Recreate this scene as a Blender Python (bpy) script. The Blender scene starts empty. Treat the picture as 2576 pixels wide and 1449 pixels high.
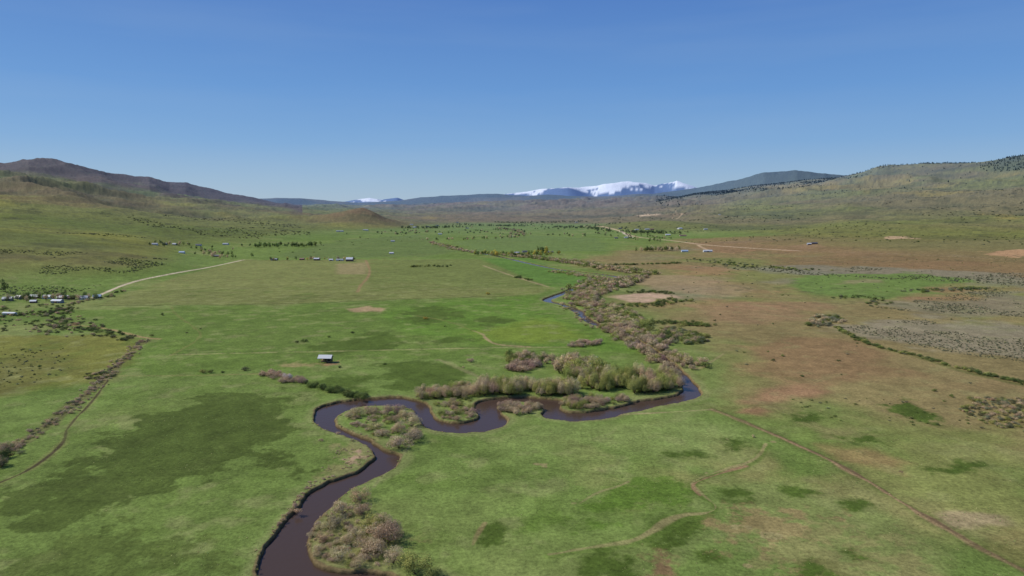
import bpy, math, numpy as np
from mathutils import Vector
rng=np.random.default_rng(7)
H=120.0; F=1717.0; PIT=math.radians(6.628)
cp,sp=math.cos(PIT),math.sin(PIT)
sc=bpy.context.scene
def lin(c):
    c=np.array(c,float)/255.0
    return np.where(c<=0.04045,c/12.92,((c+0.055)/1.055)**2.4)
# ---------------------------------------------------------------- noise
TAB=np.random.default_rng(3).random((256,256))
def vn(x,y,s=0):
    x=x+s*17.37; y=y+s*9.71
    xi=np.floor(x).astype(np.int64); yi=np.floor(y).astype(np.int64)
    fx=x-xi; fy=y-yi
    fx=fx*fx*fx*(fx*(fx*6-15)+10); fy=fy*fy*fy*(fy*(fy*6-15)+10)
    x0=xi&255;x1=(xi+1)&255;y0=yi&255;y1=(yi+1)&255
    a=TAB[x0,y0];b=TAB[x1,y0];c=TAB[x0,y1];d=TAB[x1,y1]
    return (a+(b-a)*fx)*(1-fy)+(c+(d-c)*fx)*fy
def fbm(x,y,wl,o=4,s=0,g=0.5):
    r=np.zeros(np.shape(x)); a=1.0; t=0; f=1.0/wl
    for i in range(o):
        ca,sa=math.cos(i*1.1+s),math.sin(i*1.1+s)
        r+=a*(vn((x*ca-y*sa)*f,(x*sa+y*ca)*f,s+i*3)-0.5); t+=a; a*=g; f*=2.03
    return r/t*2
def ridged(x,y,wl,o=4,s=0):
    r=np.zeros(np.shape(x)); a=1.0; t=0; f=1.0/wl
    for i in range(o):
        ca,sa=math.cos(i*0.9+s),math.sin(i*0.9+s)
        n=1-np.abs(2*vn((x*ca-y*sa)*f,(x*sa+y*ca)*f,s+i*5)-1)*1.0
        r+=a*(n-0.6); t+=a; a*=0.5; f*=2.1
    return r/t
def ss(a,b,x):
    t=np.clip((x-a)/(b-a),0,1); return t*t*(3-2*t)
# ---------------------------------------------------------------- terrain
def zpy(py,Y):
    yv=(724.5-py)/F
    return H+Y*(yv*cp-sp)/(cp+yv*sp)
COLS={
-2500:[(300,0),(700,60),(2000,250),(5000,600),(9000,500),(45000,300)],
-700:[(750,0),(1100,50),(2000,130),(3500,280),(5000,430),(7000,600),(10000,400),(45000,300)],
-200:[(850,0),(1150,40),(1500,78),(2300,86),(3500,180),(5000,340),(7000,460),(10000,350),(45000,300)],
0:[(950,0),(1120,20),(1350,48),(1650,70),(2200,70),(3500,165),(5000,320),(7000,430),(10000,330),(45000,200)],
250:[(1060,0),(1250,20),(1550,40),(1900,42),(2500,52),(3500,110),(5000,235),(7000,360),(10000,300),(45000,150)],
500:[(1800,0),(2500,28),(3500,52),(5000,120),(7000,205),(10000,250),(45000,100)],
750:[(2750,0),(3500,24),(5000,58),(7000,115),(10000,180),(14000,150),(45000,50)],
1000:[(4000,0),(6000,48),(9000,105),(13000,190),(45000,50)],
1250:[(5000,0),(7000,44),(10000,150),(14000,250),(45000,50)],
1500:[(4600,0),(6300,55),(9000,165),(12000,270),(45000,50)],
1750:[(3000,0),(4000,20),(5000,48),(7000,145),(10000,300),(45000,50)],
2000:[(1700,0),(2500,14),(4000,48),(6000,180),(9000,420),(45000,100)],
2250:[(1300,0),(1700,6),(2500,22),(4000,95),(6000,280),(8000,470),(45000,200)],
2576:[(1100,0),(1600,10),(2500,30),(4000,130),(5500,300),(8000,530),(45000,200)],
3200:[(900,0),(1600,25),(2500,70),(4000,260),(5500,480),(8000,700),(45000,200)],
5000:[(300,0),(1500,90),(4000,400),(8000,700),(45000,200)]}
PX=np.array(sorted(COLS)); LY=np.linspace(math.log(20),math.log(50000),260)
TB=np.array([np.interp(LY,[math.log(a) for a,b in COLS[p]],[b for a,b in COLS[p]]) for p in PX])
PXD=np.linspace(-2500,5000,376)
TD=np.array([np.interp(PXD,PX,TB[:,k]) for k in range(260)]).T
def smooth(A,n,ax):
    k=np.exp(-np.linspace(-2,2,2*n+1)**2); k/=k.sum()
    pad=[(0,0),(0,0)]; pad[ax]=(n,n); B=np.pad(A,pad,mode='edge')
    return np.apply_along_axis(lambda v:np.convolve(v,k,'valid'),ax,B)
TD=smooth(smooth(TD,5,0),3,1)
def crest(l): return np.array(l,float)
R1=crest([(-900,420,6000),(-400,398,6500),(0,407,7000),(80,403,7000),(150,414,7200),(200,423,7300),(260,424,7500),(300,432,7700),(350,440,7900),(380,442,8000),(430,458,8500),(470,464,8700),(500,473,9000),(560,487,9300),(640,498,10000),(700,510,10500),(800,540,11000)])
R2=crest([(500,520,17000),(640,500,17000),(700,498,17000),(760,500,17000),(830,507,17000),(900,509,17000),(1000,505,17000),(1060,496,17000),(1150,491,16500),(1250,488,16000),(1350,492,15500),(1500,494,15000),(1640,488,14500),(1750,470,14000),(1800,462,13500),(1850,455,13000),(1920,438,12500),(2000,432,12200),(2070,438,12000),(2150,442,12000),(2300,450,12000),(2900,470,12000)])
R3=crest([(780,530,32000),(860,510,32000),(895,503,32000),(930,498,32000),(960,501,32000),(1000,496,32000),(1030,507,32000),(1200,502,32000),(1280,486,32000),(1350,479,32000),(1430,471,32000),(1500,467,32000),(1530,462,32000),(1560,457,32000),(1610,460,32000),(1645,464,32000),(1675,456,32000),(1700,449,32000),(1720,457,32000),(1750,468,32000),(1820,495,32000),(2000,520,32000)])
R4=crest([(1600,520,10500),(1750,487,10500),(1850,476,10500),(2000,457,10200),(2100,446,10000),(2160,434,9500),(2200,423,9000),(2300,415,8600),(2400,407,8200),(2500,403,7800),(2576,393,7500),(2900,374,7000),(3600,380,6500)])
def ridge(px,Y,R,wf,wb,X):
    pyc=np.interp(px,R[:,0],R[:,1]); Yc=np.interp(px,R[:,0],R[:,2])
    edge=ss(R[0,0]-60,R[0,0]+60,px)*(1-ss(R[-1,0]-60,R[-1,0]+60,px))
    Zc=np.maximum(zpy(pyc,Yc),0)*edge
    Yw=Yc+fbm(X,np.zeros_like(X),2500,2,9)*0.05*Yc
    d=(Y-Yw)
    f=np.where(d<0,np.exp(-(np.abs(d)/(wf*Yc))**1.35),np.exp(-(np.abs(d)/(wb*Yc))**2))
    return Zc*f
def pxof(X,Y): return 1288+F*1.0067*X/np.maximum(Y,1)
def Zf(X,Y):
    X=np.asarray(X,float);Y=np.asarray(Y,float)
    px=pxof(X,Y)
    a=np.clip((px+2500)/20.0,0,374.999); b=np.clip((np.log(np.maximum(Y,20.1))-LY[0])/(LY[1]-LY[0]),0,258.999)
    i=a.astype(int);j=b.astype(int);fa=a-i;fb=b-j
    z=(TD[i,j]*(1-fa)+TD[i+1,j]*fa)*(1-fb)+(TD[i,j+1]*(1-fa)+TD[i+1,j+1]*fa)*fb
    hill=ss(1,30,z)
    n=ridged(X,Y,780,6,2)
    n2=fbm(X,Y,2300,3,4)
    big=ss(1500,4500,Y); rt=1-0.45*ss(1700,2100,px)*big
    z=z+hill*(n*rt*(14+(0.24+0.30*big)*z+30*big)+n2*(0.22*z+10*big)+9*ridged(X,Y,240,3,12))
    far=ss(2500,6000,Y)
    r=np.zeros_like(z)
    for R,wf,wb,wl,am in ((R1,0.28,0.2,1400,0.40),(R2,0.13,0.12,2200,0.22),(R3,0.09,0.1,2600,0.16),(R4,0.24,0.2,1400,0.17)):
        q=ridge(px,Y,R,wf,wb,X)
        qq=q+ridged(X,Y,wl,6,int(wl/500))*q*am
        r=np.maximum(r,qq)
    m=far
    z=np.maximum(z,0)
    kk=60.0
    h=np.clip(0.5+0.5*(r*m-z)/kk,0,1)
    u=z*(1-h)+r*m*h+kk*0.6*h*(1-h)*hill
    z=np.where(r*m>1,u,z)
    bx,by=-925.0,4250.0
    q=np.sqrt(((X-bx)/215.0)**2+((Y-by)/360.0)**2)
    z=z+104*np.exp(-q**1.5*1.2)*(1+0.3*ridged(X,Y,200,4,8))
    q=np.sqrt(((X-bx+300)/260.0)**2+((Y-by-60)/380.0)**2)
    z=z+28*np.exp(-q**2)
    q=np.sqrt(((X-790)/330.0)**2+((Y-3900)/450.0)**2)
    z=z+40*np.exp(-q**2)
    z=z+fbm(X,Y,60,3,6)*0.25*ss(150,250,Y)
    return np.maximum(z,-0.4)
def G(pts):  # pts are image pixels, cast from the camera onto the terrain
    """image pixel coordinates -> ground positions"""
    p=np.array(pts,float)
    x=(p[:,0]-1288)/F; yv=(724.5-p[:,1])/F
    dy=cp+yv*sp; dz=yv*cp-sp; u=x/dy; s=dz/dy
    Yflat=np.where(s<-1e-4,H/np.maximum(-s,1e-4),60000)
    out=np.zeros((len(p),2))
    YS=np.exp(np.linspace(math.log(180),math.log(40000),900))
    for i in range(len(p)):
        if Yflat[i]<900: out[i]=(u[i]*Yflat[i],Yflat[i]); continue
        ys=YS
        d=(H+s[i]*ys)-Zf(u[i]*ys,ys)
        k=np.argmax(d<0)
        if d[k]>=0: k=len(ys)-1
        k=max(k,1)
        y0,y1=ys[k-1],ys[k]; t=d[k-1]/(d[k-1]-d[k]+1e-9); y=y0+(y1-y0)*np.clip(t,0,1)
        out[i]=(u[i]*y,y)
    return out
# ---------------------------------------------------------------- grid
rows=[20.0];
while rows[-1]<46000:
    Y=rows[-1]; dens=min(H*F/Y**2/2.2,1/0.6)+85.0/Y
    if Y<190: dens=0.25
    rows.append(Y+1/dens)
rows=np.array(rows)
uc=np.arange(-0.80,0.8001,2.3/F)
ex=np.geomspace(0.004,2.0,70).cumsum(); ex=ex/ex[-1]*2.4
us=np.concatenate([(-0.80-ex)[::-1],uc,uc[-1]+ex])
NR,NC=len(rows),len(us)
print("GRID",NR,NC,NR*NC)
X=(rows[:,None]*us[None,:]).ravel(); Y=np.repeat(rows,NC)
Z=Zf(X,Y)
# ---------------------------------------------------------------- river
A=[(655,1475),(647,1410),(655,1385),(690,1345),(715,1310),(745,1280),(765,1245),(800,1215),(850,1200),(890,1185),(925,1165),(942,1148),(935,1130),(910,1115),(870,1098),(830,1085),(800,1070),(785,1050),(795,1030),(815,1018),(850,1008),(900,1002),(960,997),(1010,996),(1045,1004),(1072,1010),(1086,1025),(1090,1045),(1110,1057),(1150,1062),(1190,1055),(1206,1045),(1190,1025),(1195,1008),(1240,999),(1300,996),(1380,1000),(1418,1006),(1405,1025),(1430,1035),(1490,1032),(1550,1022),(1600,1006),(1650,1000),(1700,992),(1722,978),(1712,955),(1700,938),(1680,915)]
B=[(1030,1475),(1000,1445),(930,1434),(870,1432),(800,1427),(775,1402),(768,1370),(783,1330),(803,1298),(840,1270),(865,1245),(883,1227),(920,1215),(960,1195),(990,1175),(1008,1155),(1003,1138),(975,1131),(955,1120),(935,1103),(900,1092),(870,1080),(845,1062),(848,1045),(880,1030),(920,1021),(980,1018),(1030,1025),(1055,1045),(1060,1070),(1090,1083),(1140,1089),(1200,1088),(1245,1080),(1275,1065),(1282,1050),(1258,1032),(1248,1016),(1290,1009),(1340,1010),(1368,1019),(1360,1040),(1372,1052),(1420,1058),(1480,1058),(1540,1050),(1560,1042),(1600,1035),(1680,1018),(1740,1005),(1766,995),(1762,980),(1745,955),(1722,935),(1700,915)]
def chaikin(p,closed=True,n=2):
    p=np.array(p,float)
    for _ in range(n):
        q=np.roll(p,-1,0) if closed else p[1:]
        b=p if closed else p[:-1]
        r=np.empty((2*len(b),2)); r[0::2]=b*0.75+q*0.25; r[1::2]=b*0.25+q*0.75
        if not closed: r=np.vstack([p[:1],r,p[-1:]])
        p=r
    return p
rivpoly=chaikin(G(A+B[::-1]),True,2)
CL=G([(1690,918),(1650,885),(1610,862),(1575,838),(1535,824),(1490,812),(1468,795),(1450,778),(1415,764),(1368,756),(1395,745),(1425,735),(1445,722),(1490,712),(1540,706),(1565,697),(1520,690),(1450,683),(1390,675),(1330,662),(1260,645),(1170,630),(1080,608)])
def segs(pts,closed):
    a=pts if closed else pts[:-1]; b=np.roll(pts,-1,0) if closed else pts[1:]
    return a,b
def sdist(x,y,pts,closed=True):
    a,b=segs(pts,closed); d=np.full(len(x),1e18); ins=np.zeros(len(x),bool)
    for (ax,ay),(bx,by) in zip(a,b):
        ex_,ey_=bx-ax,by-ay; L=ex_*ex_+ey_*ey_+1e-12
        t=np.clip(((x-ax)*ex_+(y-ay)*ey_)/L,0,1)
        dd=(x-ax-t*ex_)**2+(y-ay-t*ey_)**2
        np.minimum(d,dd,out=d)
        if closed:
            c=((ay>y)!=(by>y)); 
            if abs(ey_)>1e-12: ins^= c&(x<ax+ex_*(y-ay)/ey_)
    d=np.sqrt(d)
    return np.where(ins,-d,d) if closed else d
def bbox(pts,m):
    return np.nonzero((X>pts[:,0].min()-m)&(X<pts[:,0].max()+m)&(Y>pts[:,1].min()-m)&(Y<pts[:,1].max()+m))[0]
RS=np.full(len(X),1e3)
ix=bbox(rivpoly,25); RS[ix]=sdist(X[ix],Y[ix],rivpoly)
CLs=chaikin(CL,False,2); ix=bbox(CLs,60)
RS[ix]=np.minimum(RS[ix],sdist(X[ix],Y[ix],CLs,False)-4.2-2.5*vn(X[ix]/60,Y[ix]/60,2))
nb=fbm(X,Y,7,3,11)
RS=RS+nb*1.3+fbm(X,Y,22,2,13)*1.2
Z=np.where(RS<30,Z*ss(0,30,RS)+0.0,Z)
Z=Z-2.8*(1-ss(-1.6,0.15,RS))
# ---------------------------------------------------------------- ground colour
def N(wl,o=4,s=0): return fbm(X,Y,wl,o,s)
C=np.zeros((len(X),3))
nA=N(180,5,21); nB=N(35,4,22); nC=N(600,4,23); nD=N(90,5,24); nE=N(9,3,25)
def mix(c,w,idx=None):
    global C
    c=lin(c)
    if idx is None: C+= (c-C)*w[:,None]
    else: C[idx]+=(c-C[idx])*w[:,None]
C[:]=lin((99,119,60))
mix((86,106,49),ss(-0.1,0.5,nA)*0.8)
mix((121,127,78),ss(0.1,0.55,nD)*0.55)
PXv=pxof(X,Y)
WX=X+(nD*0.022+nB*0.012)*np.minimum(Y,1500)*1.0
WY=Y+(N(120,4,31)*0.05+N(30,3,33)*0.02)*np.minimum(Y,1500)
def poly(pts,c,st=1.0,soft=0.01,brk=0.0,wl=None,warp=True):
    w=G(pts); m=0.08*w[:,1].max()+20
    ix=bbox(w,m)
    if len(ix)==0: return
    x=WX[ix] if warp else X[ix]; y=WY[ix] if warp else Y[ix]
    ym=w[:,1].mean(); s=soft*ym
    d=sdist(x,y,w)
    if brk: d=d+brk*ym*(fbm(X[ix],Y[ix],(wl or ym*0.08),6,41,0.62)*1.3+fbm(X[ix],Y[ix],(wl or ym*0.08)*3.5,3,42)*0.8)
    mix(c,(1-ss(-s,s,d))*st,ix)
def line(pts,c,wm,st=1.0,brk=0.3,smoothn=2,soft=0.5,wob=0.0):
    w=chaikin(G(pts),False,smoothn); ix=bbox(w,wm*4+10)
    if len(ix)==0: return
    x=X[ix];y=Y[ix]
    if wob: x=x+nB[ix]*wob; y=y+nD[ix]*wob
    d=sdist(x,y,w,False)
    wr=wm*(1+brk*fbm(x,y,12,3,43)*2)
    mix(c,(1-ss(wr*(1-soft),wr*(1+soft),d))*st*(1-0.6*brk*ss(0,0.6,fbm(x,y,40,2,44))),ix)
# --- rangeland on the right of the river
poly([(1460,655),(1500,700),(1650,720),(1560,745),(1620,800),(1770,850),(1830,900),(1900,990),(2150,1000),(2300,1060),(2576,1120),(3300,1300),(3600,900),(3000,600),(2576,600),(2000,600),(1700,612)],(121,111,74),1.0,0.05,0.05)
rg=ss(1500,1800,PXv)*(Y<2600)
mix((104,113,62),rg*ss(-0.05,0.35,nA)*ss(300,600,Y)*0.7)
mix((136,110,80),rg*ss(0.1,0.5,N(140,5,52))*ss(380,600,Y)*0.75)
mix((114,113,92),rg*ss(0.1,0.5,N(220,5,53))*ss(600,900,Y)*0.75)
mix((130,122,80),rg*ss(0.05,0.5,N(60,5,54))*(1-ss(380,600,Y))*0.6)
poly([(1800,1010),(1900,1040),(2576,1080),(2576,1300),(2300,1240),(2000,1110)],(104,118,60),0.5,0.05,0.05)
poly([(2100,640),(2576,640),(2900,700),(2576,700),(2200,690),(1960,670),(1950,650)],(116,97,68),0.8,0.03,0.03)
poly([(1700,600),(2000,590),(2576,590),(2576,640),(2100,640),(1800,632)],(124,101,74),0.7,0.03,0.03)
poly([(1850,672),(2050,668),(2576,690),(2800,740),(2500,715),(2300,690),(2000,690)],(116,116,98),0.7,0.02,0.03)
poly([(2130,820),(2300,810),(2576,815),(2800,900),(2576,900),(2350,870),(2180,850)],(124,119,100),0.75,0.02,0.03)
poly([(2240,770),(2400,745),(2576,730),(2700,800),(2576,800),(2350,795)],(116,112,92),0.7,0.02,0.03)
poly([(1960,700),(2090,688),(2250,686),(2330,688),(2420,702),(2380,725),(2300,740),(2230,758),(2180,752),(2050,738),(1985,722)],(94,117,58),0.95,0.012,0.01)
poly([(2105,706),(2150,700),(2200,703),(2205,712),(2150,716),(2110,713)],(122,118,84),0.8,0.01,0.01)
poly([(1565,745),(1600,733),(1660,737),(1700,748),(1660,765),(1580,768),(1560,757)],(162,140,118),0.95,0.01,0.01)
poly([(1530,700),(1650,690),(1800,700),(1850,745),(1750,740),(1600,715)],(138,122,94),0.7,0.02,0.03)
poly([(1900,880),(2000,850),(2150,860),(2230,900),(2200,960),(2050,970),(1920,935)],(126,104,74),0.8,0.03,0.04)
poly([(1950,985),(2010,975),(2090,985),(2060,1000),(1980,1005),(1870,1005),(1890,998)],(138,108,82),0.75,0.015,0.015)
poly([(1850,1020),(1900,1017),(1925,1025),(1890,1030),(1850,1028)],(140,106,82),0.7,0.01,0.008)
poly([(1790,775),(1900,760),(2030,765),(2010,800),(1900,815),(1800,805)],(130,108,80),0.7,0.02,0.03)
poly([(1600,1020),(1780,1000),(1800,900),(1740,880),(1760,960),(1780,990)],(108,127,68),0.6,0.02,0.03)
poly([(2080,1130),(2150,1120),(2260,1150),(2240,1170),(2100,1160)],(138,114,80),0.65,0.02,0.02)
# --- green fields
poly([(330,735),(470,690),(600,656),(880,654),(1200,652),(1395,726),(1340,742),(1000,752),(700,765),(250,768)],(111,117,68),0.9,0.006,0,warp=False)
poly([(930,655),(1200,652),(1300,685),(1390,724),(1000,728),(920,735)],(99,111,60),0.8,0.006,0,warp=False)
poly([(330,735),(900,712),(1390,726),(1340,742),(700,765),(250,768)],(104,111,63),0.6,0.006,0.01)
poly([(845,664),(925,660),(922,690),(848,690)],(130,121,86),0.8,0.006,0,warp=False)
poly([(1215,650),(1330,650),(1400,676),(1560,706),(1480,716),(1385,722),(1300,690)],(84,114,51),0.95,0.006,0,warp=False)
poly([(1140,605),(1330,592),(1520,600),(1530,632),(1320,630),(1180,636)],(94,113,64),0.8,0.01,0.01)
poly([(700,640),(850,605),(1060,590),(1160,632),(1060,648),(720,650)],(90,107,60),0.8,0.01,0.01)
poly([(180,778),(700,768),(1330,745),(1400,790),(1500,820),(1590,890),(1400,900),(900,905),(420,950),(330,920),(370,850),(250,825)],(89,111,50),0.85,0.008,0.006)
poly([(950,790),(1100,765),(1330,748),(1410,800),(1500,830),(1570,880),(1350,868),(1200,860),(1050,830)],(87,116,46),0.85,0.015,0.015)
poly([(1200,835),(1330,790),(1440,812),(1490,850),(1400,866),(1260,862)],(112,124,49),0.55,0.03,0.04)
poly([(380,960),(900,950),(800,1010),(770,1060),(930,1150),(760,1240),(650,1400),(640,1475),(-200,1475),(-200,1280),(150,1100)],(91,110,53),0.6,0.02,0.02)
poly([(1290,1100),(1700,1030),(1900,1100),(1850,1160),(1500,1160),(1250,1180)],(118,133,77),0.5,0.05,0.04)
poly([(1000,1180),(1500,1100),(1650,1200),(1500,1449),(1100,1449),(950,1250)],(103,124,62),0.6,0.05,0.03)
poly([(0,840),(300,835),(360,860),(290,930),(230,960),(0,990),(-300,1000),(-300,840)],(110,110,53),0.8,0.02,0.02)
poly([(0,900),(150,880),(200,930),(60,985),(-200,1000),(-200,900)],(94,95,52),0.6,0.02,0.04)
mix((127,131,86),ss(0.1,0.6,N(14,5,26))*(Y<1100)*(1-rg*0.4)*0.45)
mix((80,101,42),ss(0.1,0.6,N(24,5,27))*(Y<1100)*(1-rg)*0.45)
mix((130,118,84),ss(0.25,0.6,N(50,5,28))*(Y<420)*ss(1300,1700,PXv)*0.5)
# --- dark wet patches
poly([(270,1080),(400,1040),(500,1010),(620,990),(700,985),(760,1000),(740,1050),(690,1110),(680,1180),(630,1200),(560,1180),(480,1210),(400,1240),(330,1270),(250,1310),(150,1330),(80,1350),(60,1310),(20,1290),(-20,1260),(100,1220),(180,1190),(220,1150),(250,1110)],(71,86,39),0.92,0.012,0.075,12)
poly([(0,1400),(120,1370),(330,1350),(480,1370),(560,1449),(0,1475)],(76,90,42),0.7,0.02,0.10,9)
for q in ([(850,862),(900,840),(960,828),(1030,833),(1042,850),(1000,870),(930,880),(860,880)],
 [(950,915),(1050,905),(1150,915),(1190,950),(1150,970),(1000,977),(950,945)],
 [(1000,785),(1060,775),(1150,780),(1160,792),(1080,802),(1010,798)],
 [(780,965),(840,935),(930,940),(940,985),(860,990)],
 [(1090,850),(1170,838),(1200,850),(1130,860)],
 [(1200,800),(1270,795),(1300,805),(1240,815)]):
    poly(q,(72,90,38),0.9,0.012,0.035,12)
for q in ([(1820,1240),(1860,1228),(1915,1240),(1910,1262),(1870,1268),(1830,1262)],
 [(1985,1228),(2030,1222),(2058,1238),(2030,1255),(1995,1248)],
 [(1640,1335),(1700,1312),(1790,1318),(1780,1345),(1700,1385),(1650,1378)],
 [(1840,1318),(1880,1308),(1915,1320),(1890,1335)],
 [(1470,1420),(1530,1395),(1600,1410),(1620,1460),(1480,1470)],
 [(2000,1400),(2060,1375),(2130,1395),(2150,1449),(2030,1460)],
 [(1225,1330),(1260,1310),(1300,1325),(1290,1365),(1240,1372)],
 [(2335,1160),(2380,1150),(2440,1168),(2430,1182),(2360,1180)],
 [(2240,1015),(2300,1010),(2370,1045),(2340,1068),(2280,1045)],
 [(2150,1270),(2190,1262),(2215,1275),(2180,1285)],[(1740,1385),(1800,1380),(1830,1400),(1770,1410)],
 [(2120,1375),(2160,1365),(2185,1390),(2150,1400)],[(1690,1150),(1760,1140),(1790,1160),(1720,1172)],
 [(1820,1110),(1870,1105),(1880,1125),(1840,1135)],
 [(1960,1040),(2040,1030),(2080,1045),(2000,1055)],[(2060,1085),(2150,1080),(2180,1095),(2090,1100)]):
    poly(q,(68,87,34),0.95,0.012,0.02,5)
poly([(1480,1290),(1560,1245),(1680,1225),(1740,1250),(1760,1285),(1650,1300),(1560,1330),(1480,1330)],(80,106,40),0.9,0.02,0.045,8)
poly([(1310,1310),(1380,1290),(1420,1310),(1370,1345),(1320,1345)],(82,105,43),0.8,0.02,0.035,8)
poly([(1800,1340),(1900,1300),(2020,1290),(2060,1330),(1960,1370),(1850,1380)],(130,116,80),0.8,0.03,0.08,5)
poly([(1960,1390),(2250,1340),(2300,1400),(2200,1449),(2050,1420)],(127,120,80),0.5,0.03,0.1,6)
poly([(2400,1310),(2450,1293),(2530,1300),(2545,1330),(2480,1350),(2410,1338)],(140,127,98),0.8,0.015,0.02)
poly([(1640,1415),(1680,1395),(1705,1410),(1690,1440),(1640,1455)],(116,95,70),0.9,0.012,0.025,5)
poly([(2490,1380),(2576,1340),(2650,1400),(2600,1449),(2520,1430)],(124,110,72),0.5,0.03,0.05)
poly([(860,778),(920,776),(955,782),(940,788),(880,786)],(150,130,100),0.9,0.006,0.006)
poly([(800,1190),(850,1130),(920,1130),(930,1155),(890,1180),(830,1200)],(128,122,84),0.6,0.015,0.04,6)
poly([(860,1168),(890,1150),(905,1160),(880,1175)],(170,142,122),0.8,0.008,0.02,4)
poly([(700,910),(760,905),(800,912),(770,918),(710,916)],(146,130,94),0.6,0.006,0.012,6)
poly([(800,913),(845,911),(850,918),(805,920)],(140,112,84),0.8,0.004,0.008,6)
poly([(1085,1005),(1190,1000),(1205,1045),(1150,1062),(1095,1050)],(106,116,64),0.6,0.01,0.02,6)
poly([(785,1330),(860,1262),(960,1290),(1010,1360),(960,1432),(800,1425)],(112,106,70),0.5,0.02,0.05,4)
# --- hills
hl=ss(4,26,Z)*ss(850,1050,Y); left=1-ss(900,1500,PXv)
hA=N(420,5,61); hB=N(140,4,62); hC=N(1300,4,63)
mix((104,109,60),hl*0.95)
mix((121,122,60),hl*left*ss(-0.1,0.45,hA)*0.8)
mix((88,102,53),hl*ss(-0.1,0.4,hC)*0.8)
mix((115,104,76),hl*(1-left)*ss(-0.35,0.4,hC-hA*0.4)*0.7)
mix((110,96,66),hl*left*ss(0.15,0.5,-hC+hB*0.3)*0.6)
mix((110,98,72),hl*ss(800,1050,PXv)*(1-ss(1700,1900,PXv))*ss(4300,5200,Y)*(0.4+0.5*ss(-0.3,0.3,hA)))
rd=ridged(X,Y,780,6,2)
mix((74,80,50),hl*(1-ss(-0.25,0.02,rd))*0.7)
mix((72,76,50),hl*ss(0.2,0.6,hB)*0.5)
mix((134,124,62),hl*ss(0.35,0.7,N(500,5,66))*ss(3000,4500,Y)*0.5)
c1=zpy(np.interp(PXv,R1[:,0],R1[:,1]),np.interp(PXv,R1[:,0],R1[:,2]))
tl=left*ss(0.44,0.74,Z/np.maximum(c1,60)+hA*0.3)*ss(4300,6000,Y)*(PXv<760)
mix((80,70,61),tl*0.92)
mix((92,80,62),left*hl*ss(0.1,0.5,N(900,5,68))*ss(2600,4000,Y)*0.6)
def timber(px,y,z,x):
    c4=np.maximum(zpy(np.interp(px,R4[:,0],R4[:,1]),np.interp(px,R4[:,0],R4[:,2])),100)
    t0=np.interp(px,[1500,1750,2000,2150,2300,2576,3000],[0.66,0.66,0.72,0.88,0.96,0.92,0.9])
    return ss(0,0.28,z/c4-t0+fbm(x,y,800,5,67)*0.4)*ss(6000,7200,y)*ss(1550,1760,px)
tr=timber(PXv,Y,Z,X)
mix((64,76,58),tr*0.85)
bt=np.exp(-(((X+925)/300)**2+((Y-4250)/420)**2)**2)
mix((110,93,66),bt*0.9)
mix((92,96,56),bt*ss(-0.1,0.3,hB)*0.5)
m2=ss(11500,13500,Y)
mix((64,78,62),m2*0.85)
mix((102,98,70),m2*ss(0.0,0.35,hC+0.2*hA)*(1-ss(1500,1700,PXv))*0.6)
poly([(1600,541),(1630,536),(1665,538),(1660,543),(1615,544)],(176,158,128),0.95,0.004,0)
poly([(2225,598),(2280,596),(2305,600),(2270,602),(2230,602)],(165,142,112),0.95,0.004,0)
poly([(2480,634),(2576,628),(2700,640),(2576,650),(2510,645)],(158,128,96),0.9,0.006,0.005)
poly([(1985,622),(2050,616),(2090,620),(2040,628)],(132,110,82),0.7,0.006,0.005)
for q in ([(1900,470),(2000,462),(2100,470),(2000,482)],[(2120,470),(2260,448),(2300,455),(2180,482)],[(2440,535),(2540,540),(2576,550),(2500,548)]):
    poly(q,(134,120,64),0.5,0.01,0.02)
sp1=ss(0.25,0.5,fbm(X,Y,14,2,71)) ; sp2=ss(0.25,0.5,fbm(X,Y,40,3,72))
mix((72,77,50),sp1*ss(-0.1,0.4,hB)*np.maximum(hl,rg*ss(700,900,Y)*0.8)*(Y<3000)*0.6)
mix((66,72,50),sp2*hl*(Y>2000)*(Y<11000)*0.5)
# --- lines
rdc=(180,168,146)
line([(235,748),(262,738),(300,720),(350,705),(420,692),(500,677),(560,665),(612,654)],rdc,3.0,0.95,0.15)
RR=[(1470,568),(1520,572),(1560,580),(1600,597),(1700,606),(1760,615),(1850,622),(1950,628),(2010,631)]
line(RR,(182,162,134),6,1.0,0.15)
line([(2010,631),(2300,640),(2600,655)],(140,124,100),4,0.5,0.1)
line([(1755,616),(1770,625),(1790,632)],(170,150,120),5,0.8)
line([(1560,580),(1575,590),(1590,597)],(190,180,160),7,0.9)
DG=[(1790,1030),(1850,1052),(1900,1075),(2050,1140),(2200,1220),(2350,1310),(2450,1375),(2600,1450)]
line(DG,(86,97,50),3.6,0.55,0.5,wob=2)
line(DG,(134,114,86),1.3,0.95,0.5,wob=2)
line([(x,y-3) for x,y in DG],(88,74,56),0.6,0.8,0.6,wob=2)
line([(1550,1044),(1620,1040),(1700,1036),(1790,1030)],(138,130,94),1.0,0.8,0.4)
OX=[(1925,1120),(1905,1150),(1880,1172),(1830,1185),(1745,1213),(1742,1228),(1775,1255),(1800,1280),(1770,1296),(1700,1300),(1640,1340),(1600,1362),(1500,1375),(1380,1395)]
line(OX,(82,103,44),2.6,0.7,0.6,wob=3)
line([(x,y-5) for x,y in OX],(134,127,88),1.0,0.8,0.7,wob=3)
line([(1880,1172),(1830,1185),(1745,1213),(1742,1228),(1760,1245)],(128,106,80),0.9,0.9,0.6,wob=1)
line([(1585,1212),(1560,1225),(1500,1240),(1460,1268)],(134,124,90),0.8,0.6,0.6,wob=2)
line([(1500,1100),(1540,1090),(1550,1075)],(120,128,80),0.8,0.4,0.5)
line([(1220,1316),(1200,1345),(1190,1370)],(136,118,86),0.8,0.6,0.5)
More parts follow.
